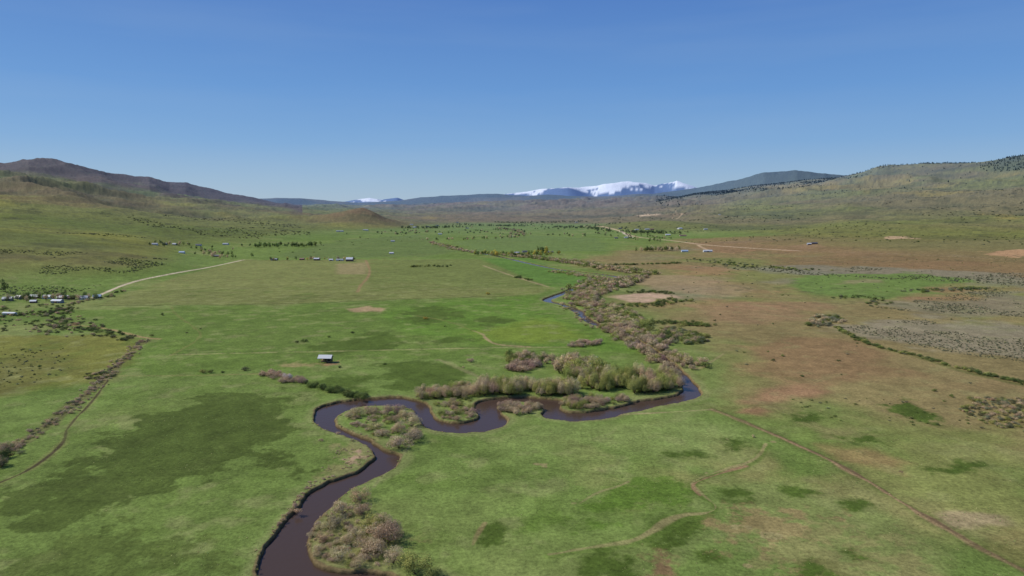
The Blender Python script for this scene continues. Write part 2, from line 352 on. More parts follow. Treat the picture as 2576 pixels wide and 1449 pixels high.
line([(430,893),(600,888),(800,885),(1000,880),(1200,875),(1430,873)],(138,138,92),1.5,0.8,0.5)
line([(300,946),(480,945),(660,940)],(130,126,80),1.2,0.6,0.5)
line([(1190,832),(1215,840),(1225,855),(1250,868),(1330,872)],(150,132,100),1.4,0.8,0.5)
line([(1050,795),(1120,805),(1190,832)],(120,120,70),1.3,0.6,0.5)
line([(250,769),(700,766),(1000,753),(1340,743)],(74,82,42),2.0,0.85,0.4)
line([(330,735),(600,722),(900,712)],(90,98,54),2,0.5,0.4)
line([(900,735),(905,720),(925,700),(932,680),(920,655)],(134,112,82),2.6,0.75,0.3)
for a,b in ((664,0.5),(672,0.4),(684,0.4),(700,0.5)):
    line([(480+ (a-664)*-3,a+6),(700,a+1),(860,a),(1000,a-2)],(126,115,78),1.8,b,0.5)
line([(1000,672),(1150,668),(1250,668)],(84,96,54),2.5,0.5,0.4)
line([(1215,668),(1290,695),(1380,722)],(150,136,104),2.5,0.8,0.3)
line([(180,818),(240,822),(300,833),(350,848),(400,853)],(146,126,90),2.0,0.8,0.4)
line([(430,770),(440,790),(500,830),(508,850),(430,895)],(112,112,66),1.4,0.5,0.5)
line([(365,856),(310,903),(262,955),(200,1010),(130,1062),(60,1110),(-40,1180)],(96,88,62),3.5,0.65,0.6,wob=3)
DT=[(270,957),(235,1010),(172,1072),(160,1110),(120,1150),(60,1190),(-60,1240)]
line(DT,(116,118,72),1.8,0.5,0.5,wob=1)
line(DT,(70,64,46),0.7,0.95,0.4,wob=1)
line([(1060,648),(850,655),(612,655)],(110,88,66),4,0.7,0.4)
line([(940,1225),(960,1200),(1000,1165),(1030,1120),(1065,1090)],(122,126,84),0.8,0.6,0.3)
line([(1240,960),(1180,940),(1140,915),(1100,905)],(128,126,88),2.5,0.6,0.5,wob=3)
line([(1820,890),(1760,930),(1740,925)],(142,130,96),1.6,0.6,0.4)
line([(1850,670),(1920,720),(1960,745),(2080,760)],(118,116,76),3,0.5,0.5)
line([(2110,825),(2130,840),(2200,872),(2300,895),(2420,935),(2600,975)],(88,96,52),3,0.6,0.4)
line([(1700,530),(1720,538),(1700,552),(1690,548)],(170,150,120),4,0.8,0.1)
# river margins
w=ss(0.6,1.6,RS)*(1-ss(2.5,7,RS+nB*4)); mix((124,128,84),w*0.45)
w=(1-ss(0.2,1.3,RS+nE*0.8)); mix((112,96,72),w*0.8)
w=(1-ss(-0.9,-0.1,RS)); mix((56,42,33),w)
# fine tonal variation
C*= (1+0.14*nB[:,None]+0.08*nA[:,None]+0.22*fbm(X,Y,5,3,81,0.65)[:,None]+0.12*nE[:,None])
C=C*1.16; lum=(C*[0.25,0.65,0.10]).sum(1)[:,None]; C=lum+(C-lum)*0.99; C*=np.array([1.07,1.0,0.93])
haze_mix=(1-np.exp(-np.maximum(Y-2500,0)/29000.0))  # aerial haze painted into the ground vertex colours, stronger with distance
C+=(lin((112,140,184))-C)*haze_mix[:,None]
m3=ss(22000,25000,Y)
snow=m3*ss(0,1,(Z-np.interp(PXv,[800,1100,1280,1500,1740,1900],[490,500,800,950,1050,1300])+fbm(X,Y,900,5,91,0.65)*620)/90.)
C+=(lin((98,122,160))-C)*(m3*0.8)[:,None]  # extra blue haze painted into the farthest range's colour
C+=(lin((214,222,234))-C)*snow[:,None]
C=np.clip(C,0.004,0.9)
# ---------------------------------------------------------------- build meshes
def mesh_np(name,V,Q,col=None,smoothf=False,k=4):
    me=bpy.data.meshes.new(name)
    n=len(Q)
    me.vertices.add(len(V)); me.vertices.foreach_set('co',np.ascontiguousarray(V,dtype=np.float32).ravel())
    me.loops.add(n*k); me.loops.foreach_set('vertex_index',np.ascontiguousarray(Q,dtype=np.int32).ravel())
    me.polygons.add(n); me.polygons.foreach_set('loop_start',np.arange(0,n*k,k,dtype=np.int32)); me.polygons.foreach_set('loop_total',np.full(n,k,dtype=np.int32))
    if smoothf: me.polygons.foreach_set('use_smooth',np.ones(n,dtype=bool))
    me.update(calc_edges=True)
    if col is not None:
        a=me.color_attributes.new('Col','FLOAT_COLOR','POINT')
        cc=np.ones((len(V),4),dtype=np.float32); cc[:,:3]=col; a.data.foreach_set('color',cc.ravel())
    return me
def obj(name,me,mat=None,parent=None):
    o=bpy.data.objects.new(name,me); sc.collection.objects.link(o)
    if mat: me.materials.append(mat)
    if parent: o.parent=parent
    return o
def nodes(name):
    m=bpy.data.materials.new(name); m.use_nodes=True; nt=m.node_tree
    return m,nt,nt.nodes['Principled BSDF']
m_gr,nt,bs=nodes('valley_grassland')
at=nt.nodes.new('ShaderNodeAttribute'); at.attribute_name='Col'
tc=nt.nodes.new('ShaderNodeTexCoord')
def noise(nt,scale,det,rough=0.6):
    n=nt.nodes.new('ShaderNodeTexNoise'); n.inputs['Scale'].default_value=scale; n.inputs['Detail'].default_value=det; n.inputs['Roughness'].default_value=rough
    nt.links.new(tc.outputs['Object'],n.inputs['Vector']); return n
def mr(nt,src,a,b,c,d):
    r=nt.nodes.new('ShaderNodeMapRange'); nt.links.new(src,r.inputs[0])
    for i,v in enumerate((a,b,c,d)): r.inputs[i+1].default_value=v
    return r.outputs[0]
n1=noise(nt,0.55,5,0.8); n2=noise(nt,0.06,7,0.75)
def mul(nt,a,b,op='MULTIPLY'):
    m=nt.nodes.new('ShaderNodeMath'); m.operation=op; nt.links.new(a,m.inputs[0]); nt.links.new(b,m.inputs[1]); return m.outputs[0]
f=mul(nt,mr(nt,n1.outputs[0],0.3,0.7,0.55,1.45),mr(nt,n2.outputs[0],0.3,0.7,0.80,1.20))
vm=nt.nodes.new('ShaderNodeVectorMath'); vm.operation='SCALE'
nt.links.new(at.outputs['Color'],vm.inputs[0]); nt.links.new(f,vm.inputs['Scale'])
nt.links.new(vm.outputs[0],bs.inputs['Base Color'])
bs.inputs['Roughness'].default_value=0.95; bs.inputs['Specular IOR Level'].default_value=0.05
bp=nt.nodes.new('ShaderNodeBump'); bp.inputs['Strength'].default_value=0.8; bp.inputs['Distance'].default_value=0.4
nt.links.new(n1.outputs[0],bp.inputs['Height']); nt.links.new(bp.outputs[0],bs.inputs['Normal'])
r_=np.arange(NR-1)[:,None]*NC; c_=np.arange(NC-1)[None,:]
i0=(r_+c_).ravel(); Q=np.stack([i0,i0+1,i0+NC+1,i0+NC],1)
V=np.stack([X,Y,Z],1)
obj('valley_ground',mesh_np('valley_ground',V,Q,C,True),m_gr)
m_w,nt,bs=nodes('river_water')
bs.inputs['Base Color'].default_value=(0.070,0.045,0.033,1); bs.inputs['Roughness'].default_value=0.14; bs.inputs['IOR'].default_value=1.33; bs.inputs['Specular IOR Level'].default_value=0.2
tc=nt.nodes.new('ShaderNodeTexCoord'); n1=noise(nt,0.5,5,0.65); bp=nt.nodes.new('ShaderNodeBump'); bp.inputs['Strength'].default_value=0.5; bp.inputs['Distance'].default_value=0.14
nt.links.new(n1.outputs[0],bp.inputs['Height']); nt.links.new(bp.outputs[0],bs.inputs['Normal'])
obj('river_water',mesh_np('river_water',np.array([(-150,120,-1.25),(170,120,-1.25),(700,2900,-1.25),(-500,2900,-1.25)],float),np.array([[0,1,2,3]])),m_w)
# ---------------------------------------------------------------- vegetation
def nrm(v): return v/(np.linalg.norm(v,axis=1)[:,None]+1e-9)
def quad_out(r,pos,out,size,asp,jit):
    n=nrm(out+r.normal(size=out.shape)*jit)
    d=nrm(np.cross(n,r.normal(size=n.shape))); e=np.cross(n,d)
    a=d*(size*asp)[:,None]; b=e*size[:,None]
    return np.stack([pos-a-b,pos+a-b,pos+a*0.8+b*0.7,pos-a*0.8+b],1)
def quad_rad(r,pos,out,size,asp):
    d=nrm(out+r.normal(size=out.shape)*0.4); e=nrm(np.cross(d,r.normal(size=d.shape)))
    a=d*(size*asp)[:,None]; b=e*size[:,None]
    return np.stack([pos-a-b,pos-a+b,pos+a+b*0.3,pos+a-b*0.3],1)
def prism(p0,p1,r0,r1):
    p0=np.array(p0,float);p1=np.array(p1,float); d=p1-p0; d/=np.linalg.norm(d)+1e-9
    a=np.cross(d,[0.3,0.9,0.1]); a/=np.linalg.norm(a); b=np.cross(d,a); q=[]
    for k in range(5):
        t0=2*math.pi*k/5;t1=2*math.pi*(k+1)/5
        f=lambda t,p,rr:p+(a*math.cos(t)+b*math.sin(t))*rr
        q.append([f(t0,p0,r0),f(t1,p0,r0),f(t1,p1,r1),f(t0,p1,r1)])
    return np.array(q)
def template(kind,n,seed):
    r=np.random.default_rng(seed); quads=[];br=[]
    if kind=='conifer':
        t=r.random(n)**0.7; rad=(1-t)*0.30+0.02; a=r.random(n)*6.283; k=0.55+0.45*r.random(n)
        pos=np.stack([np.cos(a)*rad*k,np.sin(a)*rad*k,0.08+t*0.92],1)
        ax=np.stack([np.cos(a),np.sin(a),0.4+0*a],1)
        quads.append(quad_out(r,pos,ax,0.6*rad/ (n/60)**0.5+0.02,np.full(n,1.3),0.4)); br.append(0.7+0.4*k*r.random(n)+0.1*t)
        tr=prism((0,0,0),(0,0,0.95),0.03,0.006); quads.append(tr); br.append(np.full(len(tr),-1.0))
    else:
        tree=kind=='tree'
        nl=r.integers(9,14) if tree else r.integers(8,13)
        la=r.random(nl)*6.283; lr=np.sqrt(r.random(nl))*(0.68 if not tree else 0.5)
        if tree: lz=0.45+0.95*r.random(nl)*(1-0.6*lr)+0.1
        else: lz=0.28+0.46*(1-lr)*r.random(nl)+0.05
        lc=np.stack([np.cos(la)*lr,np.sin(la)*lr,lz],1)
        ls=(0.24+0.16*r.random(nl)) if tree else (0.27+0.15*r.random(nl))
        w=ls**2; li=r.choice(nl,n,p=w/w.sum())
        d=r.normal(size=(n,3)); d/=np.linalg.norm(d,axis=1)[:,None]
        if not tree: d[:,2]=np.where(d[:,2]<0,d[:,2]*0.5,d[:,2])
        rr=0.62+0.5*r.random(n)**0.7
        pos=lc[li]+d*(ls[li]*rr)[:,None]; pos[:,2]=np.maximum(pos[:,2],0.03)
        sz=0.62*(0.7+0.6*r.random(n))/math.sqrt(n)
        out=d+0.5*nrm(pos-np.array([0,0,0.15])) ; out[:,2]+=0.25
        if kind=='twig':
            h=int(n*0.5)
            quads.append(quad_out(r,pos[:h],out[:h],sz[:h]*1.3,np.full(h,1.5),0.4))
            quads.append(quad_rad(r,pos[h:],nrm(pos[h:])+[0,0,0.4],sz[h:]*0.62,np.full(n-h,3.6)))
        else: quads.append(quad_out(r,pos,out,sz*1.25,np.full(n,1.3),0.5))
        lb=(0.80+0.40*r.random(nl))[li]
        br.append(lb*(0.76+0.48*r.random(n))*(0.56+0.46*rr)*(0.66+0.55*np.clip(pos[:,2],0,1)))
        if n>60:
            if tree:
                tr=prism((0,0,0),(0.02,0.01,0.75),0.05,0.02); quads.append(tr);br.append(np.full(len(tr),-1.))
            for k in range(nl):
                b0=(0.02*math.cos(k),0.02*math.sin(k),0.0 if not tree else 0.25+0.03*k)
                tr=prism(b0,lc[k],0.018,0.006); quads.append(tr);br.append(np.full(len(tr),-1.))
    return np.concatenate(quads),np.concatenate(br)
LOD={'twig':(2600,600,110),'leaf':(2600,600,110),'tree':(1800,500,130),'conifer':(500,200,60)}
TPL={}
for k in ('twig','leaf','tree','conifer'):
    for l in range(3):
        TPL[k,l]=[template(k,LOD[k][l],100+7*s+l) for s in range(6)]
TPL['tiny']=[template('leaf',18,900+s) for s in range(5)]
TPL['tuft']=[template('leaf',7,950+s) for s in range(5)]
m_v,nt,bs=nodes('shrub_foliage')
at=nt.nodes.new('ShaderNodeAttribute'); at.attribute_name='Col'; nt.links.new(at.outputs['Color'],bs.inputs['Base Color'])
bs.inputs['Roughness'].default_value=0.85; bs.inputs['Specular IOR Level'].default_value=0.1
tl_=nt.nodes.new('ShaderNodeBsdfTranslucent'); nt.links.new(at.outputs['Color'],tl_.inputs[0]); mxs=nt.nodes.new('ShaderNodeMixShader'); mxs.inputs[0].default_value=0.25
nt.links.new(bs.outputs[0],mxs.inputs[1]); nt.links.new(tl_.outputs[0],mxs.inputs[2]); nt.links.new(mxs.outputs[0],nt.nodes['Material Output'].inputs[0])
cols={'twig':(158,138,110),'pink':(152,130,112),'tan':(166,150,116),'olive':(128,130,72),'willow':(144,142,82),'green':(92,104,54),'dark':(72,84,48),'gold':(150,134,60),'sage':(104,106,82),'sagedark':(80,82,58),'pine':(76,90,74),'white':(184,176,172),'grass':(112,128,70),'dry':(140,134,90)}
BARK=lin((96,80,68)); GAIN=1.55
cnt=0
def plant(name,kind,P,rad,hr,colnames,jit=0.12,tiny=False):
    global cnt
    P=np.atleast_2d(P)
    if len(P)==0: return
    zz=Zf(P[:,0],P[:,1]); rad=np.broadcast_to(rad,(len(P),)); VV=[];CC=[]
    g_=1.22 if name=='willow_thicket' else 1.0
    for i,(x,y) in enumerate(P):
        l=0 if y<480 else (1 if y<1000 else 2)
        if kind=='tuft': T,b=TPL['tuft'][rng.integers(5)]
        elif tiny or (rad[i]<1.6 and y>450): T,b=TPL['tiny'][rng.integers(5)]
        else: T,b=TPL[kind,l][rng.integers(6)]
        a=rng.random()*6.283; ca,sa=math.cos(a),math.sin(a); s=rad[i]*g_; h=s*hr*(0.85+0.3*rng.random())
        v=np.empty_like(T); kx=0.9+0.2*rng.random(); v[...,0]=(T[...,0]*ca-T[...,1]*sa)*s*kx+x; v[...,1]=(T[...,0]*sa+T[...,1]*ca)*s+y; v[...,2]=T[...,2]*h+zz[i]-0.1
        c=lin(cols[colnames[rng.integers(len(colnames))]])*(1+jit*rng.normal(size=3)*0.3+jit*rng.normal())*GAIN
        if y>3000: c=c/1.35; c=c+(lin((112,140,184))-c)*(1-math.exp(-(y-2000)/22000.0))  # far plants get the same aerial haze blended into their colour
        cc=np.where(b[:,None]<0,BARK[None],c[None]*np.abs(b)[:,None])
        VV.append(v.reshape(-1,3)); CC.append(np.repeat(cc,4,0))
    VV=np.concatenate(VV);CC=np.clip(np.concatenate(CC),0.01,0.8); cnt+=len(VV)//4
    obj(name,mesh_np(name,VV,np.arange(len(VV)).reshape(-1,4),CC),m_v)
def inpoly(pts,n):
    w=G(pts); lo=w.min(0);hi=w.max(0); out=np.zeros((0,2))
    while len(out)<n:
        q=lo+(hi-lo)*rng.random((n*4,2)); out=np.vstack([out,q[sdist(q[:,0],q[:,1],w)<0]])
    return out[:n]
def along(pts,n,spread):
    w=chaikin(G(pts),False,1); L=np.r_[0,np.cumsum(np.hypot(*np.diff(w,axis=0).T))]; t=rng.random(n)*L[-1]
    return np.stack([np.interp(t,L,w[:,0]),np.interp(t,L,w[:,1])],1)+rng.normal(size=(n,2))*spread
def R(n,a,b): return a+(b-a)*rng.random(n)
def dry(P,m=1.0):
    d=np.minimum(sdist(P[:,0],P[:,1],rivpoly),sdist(P[:,0],P[:,1],CLs,False)-5)
    return P[d>m]
T3=['twig','tan','pink']
def thick(pts,n,a,b,hr,cn,kind='twig',m=1.0,name='willow_thicket'):
    P=dry(inpoly(pts,n),m); plant(name,kind,P,R(len(P),a,b),hr,cn)
# bottom island: rounded willows over low brush
thick([(785,1330),(860,1262),(960,1290),(1010,1360),(960,1432),(800,1425)],85,0.7,2.0,0.95,T3+['olive'])
plant('willow_thicket','twig',G([(862,1292),(975,1366),(945,1398),(848,1318),(990,1350),(815,1358),(908,1294),(855,1405),(905,1424),(900,1350),(948,1348),(870,1368),(800,1390),(965,1322),(830,1332),(920,1385)]),np.array([4.6,5.2,4.6,3.8,4.2,3.2,4.0,3.4,3.4,3.4,4.0,3.2,2.6,3.6,3.0,3.6]),1.1,['twig','tan','twig','pink'])
plant('willow_bush','leaf',G([(932,1332),(950,1314)]),np.array([5.2,3.6]),1.1,['olive'])
plant('willow_bush','twig',G([(905,1258)]),5.8,1.05,['twig'])
plant('willow_bush','leaf',G([(1045,1444)]),7.6,1.15,['willow'])
plant('willow_bush','twig',G([(990,1416)]),5.0,1.05,['tan'])
plant('willow_bush','leaf',G([(1085,1458)]),4.6,0.9,['olive'])
# meander lobe
thick([(855,1050),(900,1028),(1030,1030),(1050,1060),(1050,1115),(990,1122),(900,1080)],75,0.9,2.4,0.95,T3+['olive'])
plant('willow_thicket','twig',G([(1005,1127),(1030,1114),(1000,1088),(1035,1072),(950,1078),(975,1044),(905,1046),(935,1042),(880,1050),(1020,1054),(960,1098),(1000,1040),(985,1062),(1045,1098)]),np.array([5.8,5.6,4.8,5.4,4.0,4.6,4.2,4.2,3.6,4.6,3.8,4.2,3.8,4.6]),1.05,['twig','tan','pink'])
thick([(1095,1050),(1090,1015),(1180,1000),(1205,1045),(1150,1060)],46,1.2,3.0,0.95,['twig','pink','olive'])
thick([(1050,1005),(1060,990),(1140,975),(1230,985),(1190,1003),(1100,1005)],56,2.6,4.8,1.2,['twig','tan','olive'],m=0)
thick([(1200,998),(1215,975),(1440,975),(1445,998),(1300,995)],80,2.8,4.8,2.0,['willow','olive','tan','twig'],'leaf',0)
thick([(1400,925),(1480,920),(1560,950),(1700,950),(1712,978),(1640,992),(1480,985),(1410,950)],150,2.8,5.2,2.0,['willow','olive','olive','tan','twig'],'leaf',0)
thick([(1395,920),(1450,905),(1520,925),(1500,955),(1430,955)],50,3,5,1.7,['twig','pink','tan'])
thick([(1268,915),(1275,897),(1340,893),(1390,905),(1385,915)],44,3,4.8,1.5,['green','olive','twig'],'leaf',1,'shrub_thicket')
thick([(1275,932),(1300,915),(1350,918),(1368,930),(1320,938)],38,2.4,4.2,1.2,['pink','twig'])
thick([(1255,1035),(1255,1018),(1360,1018),(1360,1038),(1300,1045)],44,1.6,3.4,1.1,T3,m=-0.5)
thick([(1410,1028),(1420,1008),(1600,1000),(1560,1015),(1480,1030)],54,1.6,3.8,1.05,['twig','pink','olive','twig'],m=-0.5)
thick([(1435,873),(1440,862),(1505,858),(1515,868),(1470,874)],28,2.4,4.0,1.0,['pink','twig'])
plant('willow_bush','twig',G([(1185,910)]),4.2,0.9,['pink'])
plant('willow_bush','leaf',G([(1776,925)]),5.6,1.0,['green'])
P=along([(665,938),(700,950),(760,962)],32,3); plant('willow_thicket','twig',P,R(len(P),2.0,4.0),1.0,['twig','pink'])
plant('blossoming_shrub','leaf',G([(722,955)]),3.8,1.2,['white'])
P=dry(along([(765,965),(830,985),(870,992),(925,1003)],40,2.5),1.5); plant('shrub_hedgerow','leaf',P,R(len(P),2.2,4.2),1.0,['green','dark','green'])
plant('shrub','leaf',G([(910,1004)]),5.6,1.0,['green'])
# river bank brush up the valley
P=dry(along([(1725,925),(1690,915),(1650,885),(1610,862),(1575,838),(1535,820)],260,9),-1); plant('willow_thicket','twig',P,R(len(P),2.4,5.0),1.15,['twig','pink','tan','olive','twig'])
P=dry(along([(1625,865),(1570,830),(1525,803),(1495,778),(1460,757),(1455,740),(1475,715),(1520,705)],460,12),0); plant('willow_thicket','twig',P,R(len(P),2.4,5.0),1.05,['twig','olive','tan','olive','pink'])
P=dry(along([(1530,828),(1480,812),(1445,785),(1420,768)],46,7),0); plant('willow_thicket','twig',P,R(len(P),1.6,3.2),0.9,['twig','olive','tan'])
thick([(1500,788),(1530,765),(1600,790),(1640,815),(1610,850),(1560,825)],190,2.5,5.5,1.0,['olive','twig','tan','green','olive'],'leaf')
thick([(1460,730),(1540,705),(1640,690),(1600,715),(1510,745),(1500,770),(1460,770)],380,3,6,1.05,['twig','tan','olive','green','pink'])
P=along([(1640,690),(1560,680),(1450,662),(1350,650),(1290,642)],380,13); plant('willow_thicket','twig',P,R(len(P),3,6.5),1.05,['twig','tan','olive','green'])
P=along([(1540,705),(1450,692),(1390,682)],90,8); plant('willow_thicket','twig',P,R(len(P),2,4.5),1.0,['twig','tan','olive'])
P=inpoly([(1635,850),(1660,825),(1720,828),(1785,850),(1780,866),(1700,868)],130); plant('shrub_thicket','leaf',P,R(len(P),2.5,4.8),0.95,['green','sage','olive','dark','twig'])
P=along([(1660,812),(1720,815),(1785,822)],44,6); plant('shrub_thicket','leaf',P,R(len(P),2.5,4.6),0.9,['green','olive','dark'])
P=along([(1550,768),(1600,770),(1660,768),(1710,755)],60,8); plant('shrub_hedgerow','leaf',P,R(len(P),2.5,4.8),1.0,['green','dark','olive'])
P=along([(1590,738),(1640,733),(1690,740)],30,6); plant('shrub_hedgerow','leaf',P,R(len(P),2.5,4.2),1.0,['green','dark'])
P=inpoly([(2030,820),(2050,795),(2110,795),(2125,812),(2070,825)],66); plant('shrub_thicket','leaf',P,R(len(P),2.5,4.8),1.0,['sage','green','tan'])
P=along([(2105,822),(2130,840),(2200,872),(2300,893),(2420,930),(2600,970)],170,1.8); plant('shrub_hedgerow','leaf',P,R(len(P),1.4,3.2),0.9,['green','olive','dark'])
P=along([(1490,669),(1600,666),(1720,662)],70,6); plant('shrub_hedgerow','leaf',P,R(len(P),3,5),1.0,['green','dark'])
P=along([(1740,652),(1850,664),(1870,675)],60,22); plant('shrub_hedgerow','leaf',P,R(len(P),3,5),0.9,['sage','dark','green'])
P=along([(1930,672),(2000,678),(2050,680)],40,18); plant('shrub_hedgerow','leaf',P,R(len(P),3,5),0.9,['green','dark','olive'])
P=along([(2275,733),(2350,732),(2430,728),(2480,726)],60,8); plant('shrub_hedgerow','leaf',P,R(len(P),3,5),0.9,['green','dark','sage'])
P=along([(2110,752),(2150,745),(2210,750),(2190,770)],40,6); plant('shrub_hedgerow','leaf',P,R(len(P),2.5,4),0.9,['sage','dark','green'])
P=inpoly([(2410,1035),(2440,1005),(2576,1000),(2700,1060),(2650,1110),(2500,1075)],330); plant('sagebrush_patch','leaf',P,R(len(P),1.0,2.6),0.9,['sage','sagedark','twig','olive'])
def clumped(pts,n,wl,s,th=0.0):
    P=inpoly(pts,n*3); k=fbm(P[:,0],P[:,1],wl,3,s)>th; return P[k][:n]
P=clumped([(2100,825),(2300,805),(2576,805),(2800,900),(2576,915),(2350,880)],1600,70,88,-0.05); plant('sagebrush_patch','leaf',P,R(len(P),0.5,1.2),0.9,['sage','sage','sagedark'],tiny=True)
P=clumped([(2200,775),(2400,740),(2576,715),(2700,800),(2400,795)],900,90,87,-0.05); plant('sagebrush_patch','leaf',P,R(len(P),0.6,1.5),0.9,['sage','sage','sagedark'],tiny=True)
P=clumped([(1850,672),(2050,668),(2576,690),(2800,730),(2500,715),(2000,690)],900,120,86,-0.1); plant('sagebrush_patch','leaf',P,R(len(P),1.2,2.2),0.9,['sage','sage','sagedark'],tiny=True)
P=inpoly([(1750,660),(2576,640),(2576,1000),(1900,950),(1650,760)],200); plant('shrub_scatter','leaf',P,R(len(P),0.8,2.4),0.9,['sage','dark','green'])
P=inpoly([(1950,1000),(2400,1000),(2500,1080),(2100,1060)],40); plant('shrub_scatter','leaf',P,R(len(P),0.7,1.5),0.9,['sage','dark','green'])
# left side
P=along([(365,856),(310,903),(262,950),(200,1010),(130,1062),(60,1110),(-40,1180)],260,2.8); plant('ditch_willows','twig',P,R(len(P),0.8,2.4),0.9,['twig','pink','tan','sage'])
P=inpoly([(200,955),(220,938),(300,935),(290,955)],30); plant('shrub_thicket','leaf',P,R(len(P),1.2,2.6),0.8,['dark','twig','sagedark'])
P=inpoly([(-40,1180),(0,1130),(25,1150),(10,1180)],12); plant('willow_thicket','twig',P,R(len(P),2,4),1.3,['twig','dark'])
P=inpoly([(0,800),(150,775),(340,850),(330,862),(200,850),(0,835)],130); plant('shrub_scatter','leaf',P,R(len(P),1.4,3.6),0.9,['dark','sagedark','twig'])
P=along([(0,795),(120,790),(180,770),(130,820),(250,832),(350,852)],130,6); plant('shrub_hedgerow','leaf',P,R(len(P),1.8,4.0),0.9,['dark','sagedark','twig','green'])
P=inpoly([(-200,790),(0,775),(160,765),(200,785),(0,810)],60); plant('shrub_scatter','leaf',P,R(len(P),1.6,4.2),1.0,['dark','green','twig'])
P=along([(170,770),(200,760),(260,752),(320,730)],40,4); plant('shrub_hedgerow','leaf',P,R(len(P),1.8,3.6),1.0,['dark','green','twig'])
P=inpoly([(0,870),(170,870),(190,920),(100,970),(-200,1000),(-200,880)],190); plant('sagebrush_patch','leaf',P,R(len(P),0.6,1.5),0.9,['sagedark','sage','dark'],tiny=True)
P=clumped([(-200,640),(0,625),(250,640),(430,665),(300,700),(180,740),(-200,735)],1400,160,95,0.05); plant('sagebrush_patch','leaf',P,R(len(P),0.8,2.2),0.9,['sagedark','dark','sage'],tiny=True)
P=clumped([(-200,590),(0,575),(300,590),(560,620),(420,655),(200,640),(-200,630)],900,260,96,0.05); plant('sagebrush_patch','leaf',P,R(len(P),1.4,3.6),0.9,['sagedark','dark','sage'],tiny=True)
P=clumped([(300,545),(500,540),(760,570),(800,600),(600,600),(400,575)],600,400,97,0.1); plant('shrub_scatter','leaf',P,R(len(P),2.5,6),0.8,['sagedark','dark','sage'],tiny=True)
plant('cottonwood_tree','tree',G([(15,735)]),7,1.6,['dark'])
plant('cottonwood_tree','tree',G([(-20,742)]),7,1.6,['dark'])
for p,r_s,cn in (((765,860),4,'dark'),((617,932),4,'sagedark'),((512,938),3.6,'olive'),((532,938),3,'green'),((560,938),2,'dark'),((887,838),2.6,'dark'),((828,848),2.8,'green'),((748,862),2.4,'dark'),((1070,803),3.8,'gold'),((1228,741),4.2,'gold'),((967,917),2.2,'green'),((408,793),3,'dark'),((240,806),3,'dark'),((1945,909),2.2,'dark'),((1690,855),3,'dark'),((855,925),2.0,'dark'),((470,838),1.6,'sagedark'),((505,828),1.6,'sagedark'),((1120,822),2,'green'),((885,990),2,'green'),((2350,985),2,'green'),((2395,1000),2.2,'green'),((1895,1100),1.6,'tan'),((808,1110),1.6,'twig'),((850,1092),1.6,'twig'),((885,1110),1.8,'tan'),((750,1290),2.2,'twig'),((743,1275),1.8,'pink'),((700,1320),1.2,'twig'),((1165,925),1.6,'twig')):
    plant('shrub','twig' if cn in('twig','pink','tan') else 'leaf',G([p]),r_s,1.0,[cn])
P=dry(along([(690,1345),(745,1280),(765,1245),(800,1213),(850,1200)],60,0.9)+np.array([-1.2,1.0]),0.1); plant('bank_brush','twig',P,R(len(P),0.4,1.2),0.9,T3)
P=dry(along(A[:24],100,1.6),-0.2); plant('bank_brush','twig',P,R(len(P),0.3,0.8),0.8,T3+['olive'])
P=dry(along(B[6:32],120,1.8),-0.2); plant('bank_brush','twig',P,R(len(P),0.3,1.1),0.8,T3+['olive'])
thick([(800,1190),(850,1120),(925,1130),(930,1155),(890,1180)],70,0.3,0.9,0.8,T3,name='bank_brush')
# rough tussocks in the pasture
P=inpoly([(1000,1449),(1050,1120),(1500,1070),(1780,1020),(2576,1050),(2576,1470)],9000); P=P[fbm(P[:,0],P[:,1],30,4,98)>-0.05]; P=dry(P,1); plant('grass_tussocks','tuft',P,R(len(P),0.12,0.42),0.6,['grass','dry','grass','green'])
P=inpoly([(-50,1470),(0,1000),(380,960),(900,960),(780,1040),(900,1150),(640,1470)],6000); P=P[fbm(P[:,0],P[:,1],30,4,99)>-0.05]; P=dry(P,1); plant('grass_tussocks','tuft',P,R(len(P),0.12,0.38),0.6,['grass','green','grass','dry'])
P=along([(1030,672),(1060,671),(1100,670)],16,5); plant('shrub_hedgerow','leaf',P,R(len(P),3,5),1.2,['dark','olive'])
P=along([(1100,672),(1130,671),(1155,669)],6,5); plant('shrub_hedgerow','leaf',P,R(len(P),3,4.5),1.2,['dark'])
P=along([(1290,696),(1310,700),(1330,706)],12,4); plant('shrub_hedgerow','leaf',P,R(len(P),3,4.5),1.1,['dark','green'])
P=along([(1200,640),(1260,642),(1330,645),(1390,640)],60,14); plant('tree_row','tree',P,R(len(P),4,7),1.3,['olive','dark','green','gold'])
P=inpoly([(1330,638),(1350,632),(1385,632),(1380,642)],16); plant('tree_row','tree',P,R(len(P),5,8),1.4,['dark','dark','gold'])
P=along([(640,622),(720,620),(800,618)],60,25); plant('tree_row','tree',P,R(len(P),5,8),1.2,['dark','green'])
P=along([(1605,633),(1650,632),(1710,630)],30,12); plant('tree_row','tree',P,R(len(P),5,8),1.3,['tan','green','dark'])
P=along([(1060,605),(1160,604),(1300,598),(1310,582),(1260,575)],130,24); plant('tree_row','tree',P,R(len(P),5,9),0.9,['twig','dark','tan'])
P=along([(1080,610),(1180,635),(1290,645)],120,12); plant('willow_thicket','leaf',P,R(len(P),3,6),0.9,['twig','tan','olive'])
for q,n in (([(1020,585),(1100,566),(1300,556),(1500,562),(1620,578),(1500,600),(1250,590)],170),([(860,590),(1050,578),(1060,590),(900,604)],30),([(1380,600),(1600,588),(1700,600),(1540,625)],36)):
    P=clumped(q,n,300,85,0.05); plant('valley_trees','tree',P,R(len(P),5,9),0.9,['dark','green','dark','tan'])
